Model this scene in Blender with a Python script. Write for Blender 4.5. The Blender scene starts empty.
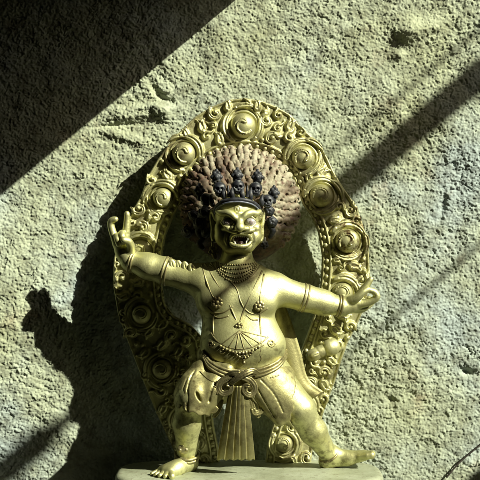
import bpy, math, random
import numpy as np
from mathutils import Vector, Matrix
R = math.radians
random.seed(4); RNG = np.random.default_rng(4)
sc = bpy.context.scene
S = 0.0015            # metres per unit; one unit is one photo pixel at the front plane of the aureole
D = 1100.0            # camera distance from that plane, in units
WALL = 33.0           # the wall stands this far behind the plane

# ------------------------------------------------------------------ camera, sky, sun, exposure
cam = bpy.data.cameras.new('camera'); camo = bpy.data.objects.new('camera', cam)
sc.collection.objects.link(camo); sc.camera = camo
cam.lens = 36.0 * D / 480.0; cam.sensor_width = 36.0
cam.clip_start = 0.05; cam.clip_end = 500
camo.location = (0, -D * S, 0); camo.rotation_euler = (R(90), 0, 0)

LD = Vector((-1.5, 1.0, -1.25)).normalized()          # direction in which sunlight travels
elev = math.asin(-LD.z); az = math.atan2(-LD.x, -LD.y)
w = bpy.data.worlds.new('World'); sc.world = w; w.use_nodes = True
nt = w.node_tree; bg = nt.nodes['Background']
sky = nt.nodes.new('ShaderNodeTexSky'); sky.sky_type = 'NISHITA'; sky.sun_disc = False
sky.sun_elevation = elev; sky.sun_rotation = az; sky.dust_density = 3.0; sky.ozone_density = 0.3
nt.links.new(sky.outputs[0], bg.inputs[0]); bg.inputs[1].default_value = 0.05
sl = bpy.data.lights.new('sun', 'SUN'); sl.energy = 5.0; sl.angle = R(0.5); sl.color = (1.0, 0.985, 0.80)
so = bpy.data.objects.new('sun', sl); sc.collection.objects.link(so)
so.rotation_euler = LD.to_track_quat('-Z', 'Y').to_euler(); so.location = (2, -2, 2)
sc.view_settings.view_transform = 'Standard'; sc.view_settings.look = 'None'
sc.view_settings.exposure = 0.86; sc.view_settings.gamma = 1.0

# ------------------------------------------------------------------ helpers
def P(px, py, d):
    k = (D + d) / D
    return np.array([(px - 240.0) * k, d, (240.0 - py) * k])

def tag(o, label=None, cat=None, group=None, kind=None):
    if label: o['label'] = label
    if cat: o['category'] = cat
    if group: o['group'] = group
    if kind: o['kind'] = kind
    return o

def empty(name, loc):
    o = bpy.data.objects.new(name, None); sc.collection.objects.link(o)
    o.location = Vector(loc) * S; o.empty_display_size = 0.05
    return o

ORG = {}
def mesh_obj(name, V, F, mat, parent=None, smooth=True, org=None):
    """V in units, F list / array of faces; origin subtracted so that parents keep their place"""
    V = np.asarray(V, float)
    if org is None:
        org = V.mean(0)
    org = np.asarray(org, float)
    me = bpy.data.meshes.new(name)
    A = (V - org) * S
    if isinstance(F, np.ndarray):
        n = len(F); k = F.shape[1]
        me.vertices.add(len(A)); me.vertices.foreach_set('co', A.astype(np.float32).ravel())
        me.loops.add(n * k); me.loops.foreach_set('vertex_index', F.astype(np.int32).ravel())
        me.polygons.add(n); me.polygons.foreach_set('loop_start', (np.arange(n) * k).astype(np.int32))
        me.update(calc_edges=True); me.validate()
    else:
        me.from_pydata([tuple(v) for v in A], [], [tuple(f) for f in F]); me.update()
    if smooth:
        me.polygons.foreach_set('use_smooth', np.ones(len(me.polygons), bool))
    if mat: me.materials.append(mat)
    o = bpy.data.objects.new(name, me); sc.collection.objects.link(o)
    o.location = Vector(org) * S
    ORG[o.name] = org
    if parent is not None:
        o.parent = parent
        po = ORG.get(parent.name, np.array(parent.location) / S)
        o.location = Vector(org - po) * S
    return o

def make_empty(name, loc):
    o = empty(name, loc); ORG[o.name] = np.array(loc, float); return o

def copy_under(o, parent, org, scale=None, rot=None):
    c = o.copy(); sc.collection.objects.link(c); c.parent = parent
    c.location = Vector(np.asarray(org, float) - ORG[parent.name]) * S
    if scale is not None: c.scale = scale
    if rot is not None: c.rotation_euler = rot
    ORG[c.name] = np.asarray(org, float)
    return c

# ---- signed distance primitives
class Prim:
    __slots__ = ('f', 'c', 'r', 'k', 'op')
    def __init__(s, f, c, r, k, op='u'): s.f, s.c, s.r, s.k, s.op = f, np.asarray(c, float), r, k, op
def cone_w(a, b, ra, rb, k=4.0, op='u'):
    a = np.asarray(a, float); b = np.asarray(b, float); ab = b - a; L2 = max(ab @ ab, 1e-9)
    def f(p):
        t = np.clip(((p - a) @ ab) / L2, 0, 1)
        q = p - a - t[:, None] * ab
        return np.sqrt((q * q).sum(1)) - (ra + (rb - ra) * t)
    return Prim(f, (a + b) / 2, math.sqrt(L2) / 2 + max(ra, rb), k, op)
def C(x1, y1, d1, r1, x2, y2, d2, r2, k=4.0, op='u'):
    return cone_w(P(x1, y1, d1), P(x2, y2, d2), r1, r2, k, op)
def chain(pts, k=1.5, op='u'):
    return [C(*pts[i], *pts[i + 1], k=k, op=op) for i in range(len(pts) - 1)]
def sch(pts, k=1.5, op='u', n=4):
    return chain([tuple(q) for q in smooth_path(np.array(pts, float), n)], k, op)
def E(px, py, d, rx, rz, ry, rot=0.0, k=5.0, op='u', yaw=0.0):
    c = P(px, py, d); r = np.array([rx, ry, rz], float)
    M = np.array(Matrix.Rotation(-R(rot), 3, 'Y') @ Matrix.Rotation(R(yaw), 3, 'Z'))
    def f(p):
        q = (p - c) @ M
        k0 = np.sqrt(((q / r) ** 2).sum(1)); k1 = np.sqrt(((q / (r * r)) ** 2).sum(1)) + 1e-9
        return k0 * (k0 - 1.0) / k1
    return Prim(f, c, max(r), k, op)
def sdf(prims, p):
    d = np.full(len(p), 1e3)
    for q in prims:
        e = q.f(p); k = q.k
        if q.op == 'u':
            if k <= 0: d = np.minimum(d, e)
            else:
                h = np.clip(0.5 + 0.5 * (d - e) / k, 0, 1); d = d * (1 - h) + e * h - k * h * (1 - h)
        elif q.op == 's':
            if k <= 0: d = np.maximum(d, -e)
            else:
                h = np.clip(0.5 - 0.5 * (d + e) / k, 0, 1); d = d * (1 - h) - e * h + k * h * (1 - h)
        elif q.op == 'i':
            d = np.maximum(d, e)
    return d

def nets(prims, h, lo=None, hi=None, N=14):
    """naive surface nets, block by block; returns verts, quads"""
    if lo is None:
        u = [q for q in prims if q.op == 'u']
        lo = np.min([q.c - q.r for q in u], 0) - 3 * h; hi = np.max([q.c + q.r for q in u], 0) + 3 * h
    lo = np.asarray(lo, float); hi = np.asarray(hi, float)
    n = np.ceil((hi - lo) / h).astype(int) + 2
    nb = np.ceil(n / N).astype(int)
    B = np.stack(np.meshgrid(*[np.arange(m) for m in nb], indexing='ij'), -1).reshape(-1, 3)
    cen = lo + (B * N + N / 2) * h
    half = N * h / 2 * math.sqrt(3)
    DIM = n + N + 3
    def key(i): return ((i[..., 0] + 1) * DIM[1] + (i[..., 1] + 1)) * DIM[2] + (i[..., 2] + 1)
    g = np.stack(np.meshgrid(*[np.arange(N + 1)] * 3, indexing='ij'), -1)
    gf = g.reshape(-1, 3)
    VK, VP, Q = [], [], []
    offs = [(a, b) for a in range(8) for b in range(8) if a < b and bin(a ^ b).count('1') == 1]
    crn = np.array([[(a >> 2) & 1, (a >> 1) & 1, a & 1] for a in range(8)])
    C_ = np.array([q.c for q in prims]); R_ = np.array([q.r for q in prims]); K_ = np.array([max(q.k, 0) for q in prims])
    isU = np.array([q.op == 'u' for q in prims])
    for b, c in zip(B, cen):
        near = np.sqrt(((C_ - c) ** 2).sum(1)) < R_ + K_ + half + 1.0
        if not (near & isU).any(): continue
        sub = [prims[i] for i in np.nonzero(near)[0]]
        if abs(sdf(sub, c[None])[0]) > half * 3 + 6: continue
        base = b * N
        v = sdf(sub, lo + (base + gf) * h).reshape(N + 1, N + 1, N + 1)
        ins = v < 0
        if ins.all() or not ins.any(): continue
        cv = [v[o[0]:N + o[0], o[1]:N + o[1], o[2]:N + o[2]] for o in crn]
        ci = [x < 0 for x in cv]
        cnt = sum(x.astype(int) for x in ci)
        act = (cnt > 0) & (cnt < 8)
        idx = np.stack(np.nonzero(act), -1)
        vals = np.stack([x[act] for x in cv], 1)
        acc = np.zeros((len(idx), 3)); w_ = np.zeros(len(idx))
        for a, e in offs:
            va, ve = vals[:, a], vals[:, e]; m = (va < 0) != (ve < 0)
            t = np.where(m, va / np.where(m, va - ve, 1), 0)
            acc += np.where(m[:, None], crn[a] + t[:, None] * (crn[e] - crn[a]), 0); w_ += m
        VK.append(key(base + idx)); VP.append(lo + (base + idx + acc / w_[:, None]) * h)
        for ax in range(3):
            u_, v_ = (ax + 1) % 3, (ax + 2) % 3
            s0 = [slice(0, N)] * 3; s1 = [slice(0, N)] * 3; s1[ax] = slice(1, N + 1)
            A_ = ins[tuple(s0)]; B_ = ins[tuple(s1)]
            e = np.stack(np.nonzero(A_ != B_), -1)
            if not len(e): continue
            fl = A_[tuple(e.T)]
            du = np.zeros(3, int); du[u_] = 1; dv = np.zeros(3, int); dv[v_] = 1
            ee = base + e
            q = np.stack([key(ee - du - dv), key(ee - dv), key(ee), key(ee - du)], 1)
            q[~fl] = q[~fl][:, ::-1]
            Q.append(q)
    K = np.concatenate(VK); V = np.concatenate(VP); Q = np.concatenate(Q)
    o = np.argsort(K); K = K[o]; V = V[o]
    i = np.clip(np.searchsorted(K, Q), 0, len(K) - 1)
    ok = (K[i] == Q).all(1)
    return V, i[ok]

def fused(V1, F1, V2, F2): return np.concatenate([V1, V2]), np.concatenate([F1, F2 + len(V1)])
def clean(V, F):
    u, inv = np.unique(F.ravel(), return_inverse=True)
    return V[u], inv.reshape(F.shape)

def nets_fine(prims, h, boxes):
    """coarse surface everywhere, finer inside boxes [(lo, hi, h)]"""
    V, F = nets(prims, h)
    c = V[F].mean(1); keep = np.ones(len(F), bool)
    for lo, hi, hf in boxes: keep &= ~((c > lo) & (c < hi)).all(1)
    V, F = clean(V, F[keep])
    for lo, hi, hf in boxes:
        v, f = nets(prims, hf, np.array(lo) - 3, np.array(hi) + 3)
        c = v[f].mean(1); k = ((c > np.array(lo) - .9) & (c < np.array(hi) + .9)).all(1)
        v, f = clean(v, f[k]); V, F = fused(V, F, v, f)
    return V, F

# ---- tubes, lathes
def smooth_path(pts, n=8, closed=False):
    p = np.asarray(pts, float); m = len(p); out = []
    rng = range(m if closed else m - 1)
    for i in rng:
        if closed: a, b, c, d = p[(i - 1) % m], p[i], p[(i + 1) % m], p[(i + 2) % m]
        else: a, b, c, d = p[max(i - 1, 0)], p[i], p[i + 1], p[min(i + 2, m - 1)]
        for t in np.arange(n) / n:
            out.append(.5 * ((2 * b) + (c - a) * t + (2 * a - 5 * b + 4 * c - d) * t * t + (3 * b - a - 3 * c + d) * t ** 3))
    if not closed: out.append(p[-1])
    return np.array(out)
def tube(path, r, seg=8, closed=False, flat=None):
    path = np.asarray(path, float); n = len(path)
    r = np.broadcast_to(np.asarray(r, float), (n,))
    if closed: T = np.roll(path, -1, 0) - np.roll(path, 1, 0)
    else: T = np.gradient(path, axis=0)
    T /= np.linalg.norm(T, axis=1)[:, None] + 1e-9
    ref = np.array([0, -1.0, 0]); V = []
    for i in range(n):
        u = np.cross(T[i], ref)
        if np.linalg.norm(u) < .1: u = np.cross(T[i], [1, 0, 0])
        u /= np.linalg.norm(u); v = np.cross(u, T[i])
        for s in range(seg):
            a = 2 * math.pi * s / seg
            V.append(path[i] + r[i] * (math.cos(a) * u + math.sin(a) * v * (flat or 1)))
    F = []
    for i in range(n if closed else n - 1):
        j = (i + 1) % n
        for s in range(seg):
            t = (s + 1) % seg; F.append((i * seg + s, i * seg + t, j * seg + t, j * seg + s))
    if not closed:
        a = len(V); V.append(path[0]); b = len(V); V.append(path[-1])
        for s in range(seg):
            t = (s + 1) % seg; F.append((a, t, s, a)); F.append((b, (n - 1) * seg + s, (n - 1) * seg + t, b))
    F = [f if f[0] != f[3] else f[:3] for f in F]
    return np.array(V), F
def ball(c, r, seg=12, rings=8, sc_=(1, 1, 1)):
    V = []; F = []
    for i in range(rings + 1):
        a = math.pi * i / rings
        for s in range(seg):
            b = 2 * math.pi * s / seg
            V.append(np.array(c) + r * np.array(sc_) * [math.sin(a) * math.cos(b), math.sin(a) * math.sin(b), math.cos(a)])
    for i in range(rings):
        for s in range(seg):
            t = (s + 1) % seg; F.append((i * seg + s, (i + 1) * seg + s, (i + 1) * seg + t, i * seg + t))
    return np.array(V), F
class MB:
    def __init__(s): s.V = []; s.F = []; s.n = 0
    def add(s, vf):
        V, F = vf
        s.V.append(np.asarray(V, float)); s.F += [tuple(int(i) + s.n for i in f) for f in F]; s.n += len(V); return s
    def build(s, name, mat, parent=None, smooth=True, org=None):
        return mesh_obj(name, np.concatenate(s.V), s.F, mat, parent, smooth, org)
def box(x0, x1, y0, y1, z0, z1):
    V = [(x, y, z) for x in (x0, x1) for y in (y0, y1) for z in (z0, z1)]
    F = [(0, 1, 3, 2), (4, 6, 7, 5), (0, 4, 5, 1), (2, 3, 7, 6), (0, 2, 6, 4), (1, 5, 7, 3)]
    return np.array(V, float), F

# ---- noise on numpy arrays
def vnoise(x, y, seed):
    r = np.random.default_rng(seed); T = r.random((256, 256))
    xi = np.floor(x).astype(int); yi = np.floor(y).astype(int); fx = x - xi; fy = y - yi
    fx = fx * fx * fx * (fx * (fx * 6 - 15) + 10); fy = fy * fy * fy * (fy * (fy * 6 - 15) + 10)
    a = T[xi & 255, yi & 255]; b = T[(xi + 1) & 255, yi & 255]; c = T[xi & 255, (yi + 1) & 255]; d = T[(xi + 1) & 255, (yi + 1) & 255]
    return ((a * (1 - fx) + b * fx) * (1 - fy) + (c * (1 - fx) + d * fx) * fy) * 2 - 1
def fbm(x, y, seed, o=4, g=.5):
    s = 0; a = 1; t = 0
    for i in range(o): s = s + a * vnoise(x * 2 ** i + 17.3 * i, y * 2 ** i + 5.1 * i, seed + i); t += a; a *= g
    return s / t
def worley(x, y, seed):
    r = np.random.default_rng(seed); JX = r.random((256, 256)); JY = r.random((256, 256)); H = r.random((256, 256))
    xi = np.floor(x).astype(int); yi = np.floor(y).astype(int)
    best = np.full(x.shape, 9.0); hv = np.zeros(x.shape)
    for dx in (-1, 0, 1):
        for dy in (-1, 0, 1):
            a = (xi + dx) & 255; b = (yi + dy) & 255
            d = (xi + dx + JX[a, b] - x) ** 2 + (yi + dy + JY[a, b] - y) ** 2
            m = d < best; best = np.where(m, d, best); hv = np.where(m, H[a, b], hv)
    return np.sqrt(best), hv

# ------------------------------------------------------------------ materials
def mat(name, build):
    m = bpy.data.materials.new(name); m.use_nodes = True
    t = m.node_tree; b = t.nodes['Principled BSDF']; build(t, b); return m
def N_(t, kind, **kw):
    n = t.nodes.new(kind)
    for k, v in kw.items():
        if k in n.inputs.keys(): n.inputs[k].default_value = v
        else: setattr(n, k, v)
    return n
def ramp(t, fac, stops):
    r = t.nodes.new('ShaderNodeValToRGB'); el = r.color_ramp.elements
    while len(el) < len(stops): el.new(.5)
    for e, (p, c) in zip(el, stops): e.position = p; e.color = (*c, 1)
    t.links.new(fac, r.inputs[0]); return r
def coords(t): return t.nodes.new('ShaderNodeNewGeometry').outputs['Position']
def noise(t, scale, detail=4, rough=.55, vec=None):
    n = N_(t, 'ShaderNodeTexNoise', Scale=scale, Detail=detail, Roughness=rough)
    t.links.new(vec if vec is not None else coords(t), n.inputs['Vector']); return n
def bump(t, b, h, strength, dist):
    u = N_(t, 'ShaderNodeBump', Strength=strength, Distance=dist); t.links.new(h, u.inputs['Height']); t.links.new(u.outputs[0], b.inputs['Normal']); return u
def mixc(t, fac, a, b):
    m = t.nodes.new('ShaderNodeMix'); m.data_type = 'RGBA'; t.links.new(fac, m.inputs[0])
    for s, v in ((6, a), (7, b)):
        if isinstance(v, tuple): m.inputs[s].default_value = (*v, 1)
        else: t.links.new(v, m.inputs[s])
    return m.outputs[2]

def gold_mat(name, light, mid, dark, metal, r0, r1, wear):
    def f(t, b):
        n1 = noise(t, 22, 5, .6); n2 = noise(t, 120, 4, .6); n3 = noise(t, 9, 3)
        c1 = ramp(t, n1.outputs[0], [(.3, mid), (.62, light)])
        w_ = ramp(t, n2.outputs[0], [(.44, (0, 0, 0)), (.64, (1, 1, 1))])
        w3 = ramp(t, n3.outputs[0], [(.40, (0, 0, 0)), (.64, (1, 1, 1))])
        mu = N_(t, 'ShaderNodeMath', operation='MULTIPLY'); t.links.new(w_.outputs[0], mu.inputs[0]); t.links.new(w3.outputs[0], mu.inputs[1])
        m2 = N_(t, 'ShaderNodeMath', operation='MULTIPLY'); t.links.new(mu.outputs[0], m2.inputs[0]); m2.inputs[1].default_value = wear
        t.links.new(mixc(t, m2.outputs[0], c1.outputs[0], dark), b.inputs['Base Color'])
        b.inputs['Metallic'].default_value = metal
        rr = N_(t, 'ShaderNodeMapRange'); rr.inputs[3].default_value = r0; rr.inputs[4].default_value = r1
        t.links.new(n2.outputs[0], rr.inputs[0]); t.links.new(rr.outputs[0], b.inputs['Roughness'])
        n4 = noise(t, 330, 6, .7)
        bump(t, b, n4.outputs[0], .3, .0016)
    return mat(name, f)
GOLD = gold_mat('gilt_body', (.66, .655, .33), (.47, .46, .20), (.08, .065, .02), .78, .40, .60, .9)
GOLDA = gold_mat('gilt_aureole', (.56, .55, .285), (.37, .355, .17), (.10, .065, .025), .70, .42, .62, 1.0)
GOLDJ = gold_mat('gilt_jewellery', (.44, .40, .20), (.22, .19, .08), (.05, .036, .014), .8, .34, .55, 1.0)
CLOTH = gold_mat('gilt_cloth', (.46, .43, .20), (.27, .245, .10), (.07, .05, .018), .74, .38, .58, 1.0)

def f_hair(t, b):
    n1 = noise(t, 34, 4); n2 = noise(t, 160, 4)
    sx = N_(t, 'ShaderNodeSeparateXYZ'); t.links.new(coords(t), sx.inputs[0])       # paler towards the upper right, darker towards the lower left
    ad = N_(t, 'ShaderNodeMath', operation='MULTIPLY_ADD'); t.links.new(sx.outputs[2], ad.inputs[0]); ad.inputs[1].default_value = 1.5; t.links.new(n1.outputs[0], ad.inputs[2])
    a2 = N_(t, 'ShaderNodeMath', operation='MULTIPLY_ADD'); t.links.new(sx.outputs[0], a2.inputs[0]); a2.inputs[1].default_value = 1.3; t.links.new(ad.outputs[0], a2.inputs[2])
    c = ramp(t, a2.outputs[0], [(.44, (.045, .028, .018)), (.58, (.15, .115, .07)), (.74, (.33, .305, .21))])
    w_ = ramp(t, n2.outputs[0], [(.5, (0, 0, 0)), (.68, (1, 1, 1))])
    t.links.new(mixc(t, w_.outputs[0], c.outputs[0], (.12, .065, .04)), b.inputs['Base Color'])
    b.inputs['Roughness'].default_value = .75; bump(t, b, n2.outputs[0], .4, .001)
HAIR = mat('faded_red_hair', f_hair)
def f_dark(t, b):
    n = noise(t, 90, 4)
    c = ramp(t, n.outputs[0], [(.4, (.006, .007, .009)), (.6, (.03, .033, .04)), (.72, (.12, .11, .08))])
    t.links.new(c.outputs[0], b.inputs['Base Color']); b.inputs['Roughness'].default_value = .56
    bump(t, b, n.outputs[0], .3, .0015)
DARK = mat('blackened_paint', f_dark)
def f_skull(t, b):
    n = noise(t, 140, 4)
    c = ramp(t, n.outputs[0], [(.44, (.008, .009, .013)), (.58, (.03, .033, .04)), (.68, (.2, .21, .2))])
    t.links.new(c.outputs[0], b.inputs['Base Color']); b.inputs['Roughness'].default_value = .5
    bump(t, b, n.outputs[0], .3, .0012)
SKULL = mat('sooty_skull_paint', f_skull)
def simple(name, c0, c1, rough, sc_=150, metal=0.0):
    def f(t, b):
        n = noise(t, sc_, 4); c = ramp(t, n.outputs[0], [(.35, c0), (.65, c1)])
        t.links.new(c.outputs[0], b.inputs['Base Color']); b.inputs['Roughness'].default_value = rough
        b.inputs['Metallic'].default_value = metal; bump(t, b, n.outputs[0], .15, .001)
    return mat(name, f)
EYE = simple('painted_eye_white', (.27, .25, .24), (.42, .40, .38), .35, 420)
IRIS = simple('painted_iris', (.16, .13, .12), (.24, .20, .19), .4)
TOOTH = simple('painted_tooth', (.5, .5, .4), (.66, .65, .54), .4)
MOUTH = simple('painted_mouth', (.02, .008, .006), (.05, .015, .01), .5)
def f_ped(t, b):
    n1 = noise(t, 14, 6, .65); n2 = noise(t, 130, 5, .7)
    c = ramp(t, n1.outputs[0], [(.34, (.20, .215, .135)), (.5, (.30, .325, .22)), (.64, (.37, .40, .29))])
    w_ = ramp(t, n2.outputs[0], [(.55, (0, 0, 0)), (.68, (.8, .8, .8))])
    t.links.new(mixc(t, w_.outputs[0], c.outputs[0], (.16, .14, .09)), b.inputs['Base Color']); b.inputs['Roughness'].default_value = .62; b.inputs['Metallic'].default_value = .1
    bump(t, b, n2.outputs[0], .35, .002)
PED = mat('worn_pedestal_metal', f_ped)
WOOD = simple('dark_roof_wood', (.05, .035, .02), (.10, .07, .04), .8, 12)
TWIG = simple('dark_twig_bark', (.02, .016, .012), (.05, .04, .03), .8, 200)
STONE = simple('ledge_stone', (.07, .07, .05), (.12, .115, .08), .9, 30)
def f_wall(t, b):
    n1 = noise(t, 5, 5, .6); n2 = noise(t, 45, 5, .65); n3 = noise(t, 260, 5, .7); n4 = noise(t, 16, 4, .6)
    c = ramp(t, n1.outputs[0], [(.32, (.345, .37, .24)), (.5, (.375, .415, .315)), (.66, (.355, .415, .40))])
    w_ = ramp(t, n2.outputs[0], [(.36, (.55, .53, .48)), (.5, (.9, .9, .88)), (.66, (1.12, 1.12, 1.1))])
    m = t.nodes.new('ShaderNodeMix'); m.data_type = 'RGBA'; m.blend_type = 'MULTIPLY'; m.inputs[0].default_value = .8
    t.links.new(c.outputs[0], m.inputs[6]); t.links.new(w_.outputs[0], m.inputs[7])
    s = ramp(t, n4.outputs[0], [(.6, (0, 0, 0)), (.8, (.6, .6, .6))])
    t.links.new(mixc(t, s.outputs[0], m.outputs[2], (.33, .26, .17)), b.inputs['Base Color'])
    b.inputs['Roughness'].default_value = .95; b.inputs['Specular IOR Level'].default_value = .2
    bump(t, b, n3.outputs[0], .3, .0022)
PLASTER = mat('rough_plaster', f_wall)

# ------------------------------------------------------------------ large structure: wall, ledge, roof, rafters and added sky blockers out of view
def wall_height(x, z):
    px = x + 240; py = 240 - z
    wx = x + 2.5 * fbm(x / 9, z / 9, 71, 2); wz = z + 2.5 * fbm(x / 9 + 9, z / 9, 73, 2)
    wx = wx + 1.7 * vnoise(x / 2.7, z / 2.7, 75); wz = wz + 1.7 * vnoise(x / 2.7 + 50, z / 2.7, 76)
    h = 3.4 * fbm(x / 85, z / 85, 1, 3) + 1.6 * fbm(x / 24, z / 20, 3, 3)
    a = np.clip(0.6 + 0.9 * fbm(x / 55, z / 55, 5, 3), .15, 1.0)           # coarser and finer areas
    sm = np.exp(-(((px - 255) / 70) ** 2 + ((py - 45) / 60) ** 2)); a = a * (1 - .5 * sm)
    d1, h1 = worley(wx / 13.0, wz / 11.0, 11)
    h += a * 1.1 * np.clip(.7 - d1, 0, .35) * h1 * 1.6                       # flat-topped lumps of mortar
    d2, h2 = worley(wx / 5.2, wz / 4.6, 12)
    h += (.3 + .7 * a) * 1.15 * np.clip(.62 - d2, 0, .3) * (h2 > .35) * h2
    d3, h3 = worley(wx / 2.2, wz / 2.0, 14)
    h += 2.2 * np.clip(.6 - d3, 0, .4) * (h3 > .45) * h3                     # sand grains
    h += .95 * a * fbm(wx / 9, wz / 7, 21, 4, .68)
    pit = np.clip(fbm(wx / 9, wz / 5.0 + wx / 14, 31, 4, .6) - .2, 0, .22); h -= 2.2 * pit * (.2 + .8 * a)
    rg = 1 - np.abs(fbm(wx / 16, wz / 12, 51, 4, .6)) * 2; h -= 1.2 * a * np.clip(rg - .72, 0, .28) / .28
    h += .85 * fbm(x / 2.0, z / 1.8, 41, 3, .6)
    pit2 = np.clip(fbm(wx / 3.6 + 40, wz / 2.8, 36, 2) - .34, 0, .3); h -= 1.7 * pit2 * (.5 + .5 * a)
    h += .13 * np.clip(80 - px, 0, 160) * np.exp(-np.abs((py - 335) / 105) ** 4)
    def lump(cx, cy, rx, ry, amp, rot=0., p=2):
        c, s = math.cos(R(rot)), math.sin(R(rot)); u = ((px - cx) * c + (py - cy) * s) / rx; v = (-(px - cx) * s + (py - cy) * c) / ry
        return amp * np.exp(-(np.abs(u) ** p + np.abs(v) ** p))
    h += lump(414, 27, 15, 10, 10, -25, 2) + lump(404, 50, 6, 5, 4) + lump(438, 20, 15, 7, 4, -10)
    h += lump(135, 108, 32, 7, 4.5, -8, 4) + lump(160, 109, 9, 8, 3.5, 0, 4) - lump(155, 88, 4, 16, 5, -35) - lump(167, 96, 8, 3, 4, 30)
    h += lump(125, 135, 26, 5, 2.5, 18, 3) - lump(110, 122, 32, 2, 2.2, -4)
    h -= lump(326, 403, 5, 4.5, 7) + lump(474, 376, 7, 4, 7, 20) + lump(396, 405, 4, 3, 4) + lump(449, 205, 3, 12, 3, 8)
    h += lump(300, 110, 90, 40, 2.0) + lump(20, 330, 50, 60, 3) + lump(60, 215, 55, 8, 2.2, -25, 3)
    return h
def wall():
    a = np.concatenate([np.linspace(-900, -290, 60)[:-1], np.arange(-290, 290.1, .74), np.linspace(290.5, 1300, 90)[1:]])
    bz = np.concatenate([np.linspace(-300, -275, 8)[:-1], np.arange(-275, 275.1, .74), np.linspace(276, 1300, 90)])
    X, Z = np.meshgrid(a, bz, indexing='ij')
    H = wall_height(X, Z)
    V = np.stack([X, WALL - H, Z], -1).reshape(-1, 3)
    ny = len(bz); i = np.arange(len(a) - 1)[:, None] * ny + np.arange(ny - 1)[None]
    F = np.stack([i, i + ny, i + ny + 1, i + 1], -1).reshape(-1, 4)
    o = mesh_obj('plaster_wall', V, F, PLASTER, org=(0, WALL, -300))
    tag(o, 'rough pitted grey-beige plaster wall in raking sun behind the statue', 'wall')
wall()
BASEZ = -222.0
tag(MB().add(box(-900, 1300, -260, WALL + 20, -330, BASEZ - 52)).build('ledge', STONE, smooth=False), kind='structure')
tag(MB().add(box(-6500, 6500, -3400, WALL + 60, -345, -331)).build('courtyard_ground', STONE, smooth=False), kind='structure')

tag(MB().add(box(-6000, 52, -2995, WALL + 5, 294, 312)).build('unseen_canopy', WOOD, smooth=False), 'dark wooden roof canopy along the plaster wall, left of the courtyard opening', 'canopy')
tag(MB().add(box(902, 6000, -2995, WALL + 5, 294, 312)).build('unseen_canopy', WOOD, smooth=False), 'added unseen canopy blocking the sky on the right side of the opening', 'canopy')  # added out of view to cut sky light and deepen the shadows
tag(MB().add(box(54, 900, -2995, -530, 294, 312)).build('unseen_canopy', WOOD, smooth=False), 'added unseen canopy blocking the sky on the near side of the opening', 'canopy')  # another added piece, closes the sky over the near side
def slab(poly, z0, z1):
    n = len(poly); V = [(x, y, z0) for x, y in poly] + [(x, y, z1) for x, y in poly]
    return np.array(V, float), [tuple(range(n))[::-1], tuple(range(n, 2 * n))] + [(i, (i + 1) % n, n + (i + 1) % n, n + i) for i in range(n)]
tag(MB().add(slab([(54, -528), (524, -528), (54, -216)], 294, 312)).build('blocker_board', WOOD, smooth=False), 'added unseen board blocking the sky on the near left of the opening', 'sky blocker')  # added sky blocker, cut to clear the sun's path
tag(MB().add(slab([(900, WALL + 5), (290, WALL + 5), (900, -376)], 294, 312)).build('blocker_board', WOOD, smooth=False), 'added unseen board blocking the sky on the right of the opening, against the wall', 'sky blocker')  # second added blocker, its slanted edge follows the sunbeam
tag(MB().add(box(-1500, 985, -780, WALL - 6, 1180, 1200)).build('blocker_slab', WOOD, smooth=False), 'added unseen slab blocking the sky high above the statue', 'overhead sky blocker')  # added overhead to hide the zenith sky while the sun passes
tag(MB().add(box(-6000, 2400, -3300, -3000, -332, 5200)).add(box(2402, 6200, -3300, -3000, -332, 312)).add(box(6002, 6200, -2998, WALL, -332, 312)).add(box(-6200, -6002, -3300, WALL, -332, 312)).build('blocker_house', WOOD, smooth=False), 'added unseen dark block with low wings, shutting out sky opposite the plaster wall', 'house')  # unseen mass added to keep sky light out of the shadows
def rafter(px, py, t0, t1, wid, hgt, label):
    """a rafter square to the wall whose shadow runs through photo point (px, py) of the wall; t = distance out from the wall"""
    Bx = 1000.0; x = px - 240; z = 240 - py
    t = (Bx - x) / 1.5; Bz = z + 1.25 * t
    o = MB().add(box(Bx - wid / 2, Bx + wid / 2, WALL - t1, WALL - t0, Bz - hgt / 2, Bz + hgt / 2)).build('rafter', WOOD, smooth=False)
    tag(o, label, 'rafter'); return o
rafter(480, 76, -6, 765, 20, 22, 'thick square rafter standing out from the plaster wall, up to the right')
rafter(480, 76, 765, 800, 9, 10, 'slim stretch of the thick rafter, thinned to half-shade the chest')  # section made slim so that only part shade falls on the chest
rafter(480, 76, 800, 1010, 19, 21, 'rafter end piece beyond the slim stretch, farthest from the plaster wall')
rafter(480, 28, -6, 690, 2.6, 3.0, 'thin batten standing out from the wall above the thick rafter')
rafter(490, 243, -6, 690, 3.0, 3.5, 'thin batten standing out from the wall below the thick rafter')

# ------------------------------------------------------------------ the statue
root = make_empty('deity_statue', (8, -35, BASEZ - 52))
tag(root, 'gilt wrathful deity statue with flaming aureole, wide-spread arms and striding legs before the plaster wall', 'statue')

def base_py(d): return 240 + 222 * D / (D + d)
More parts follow.
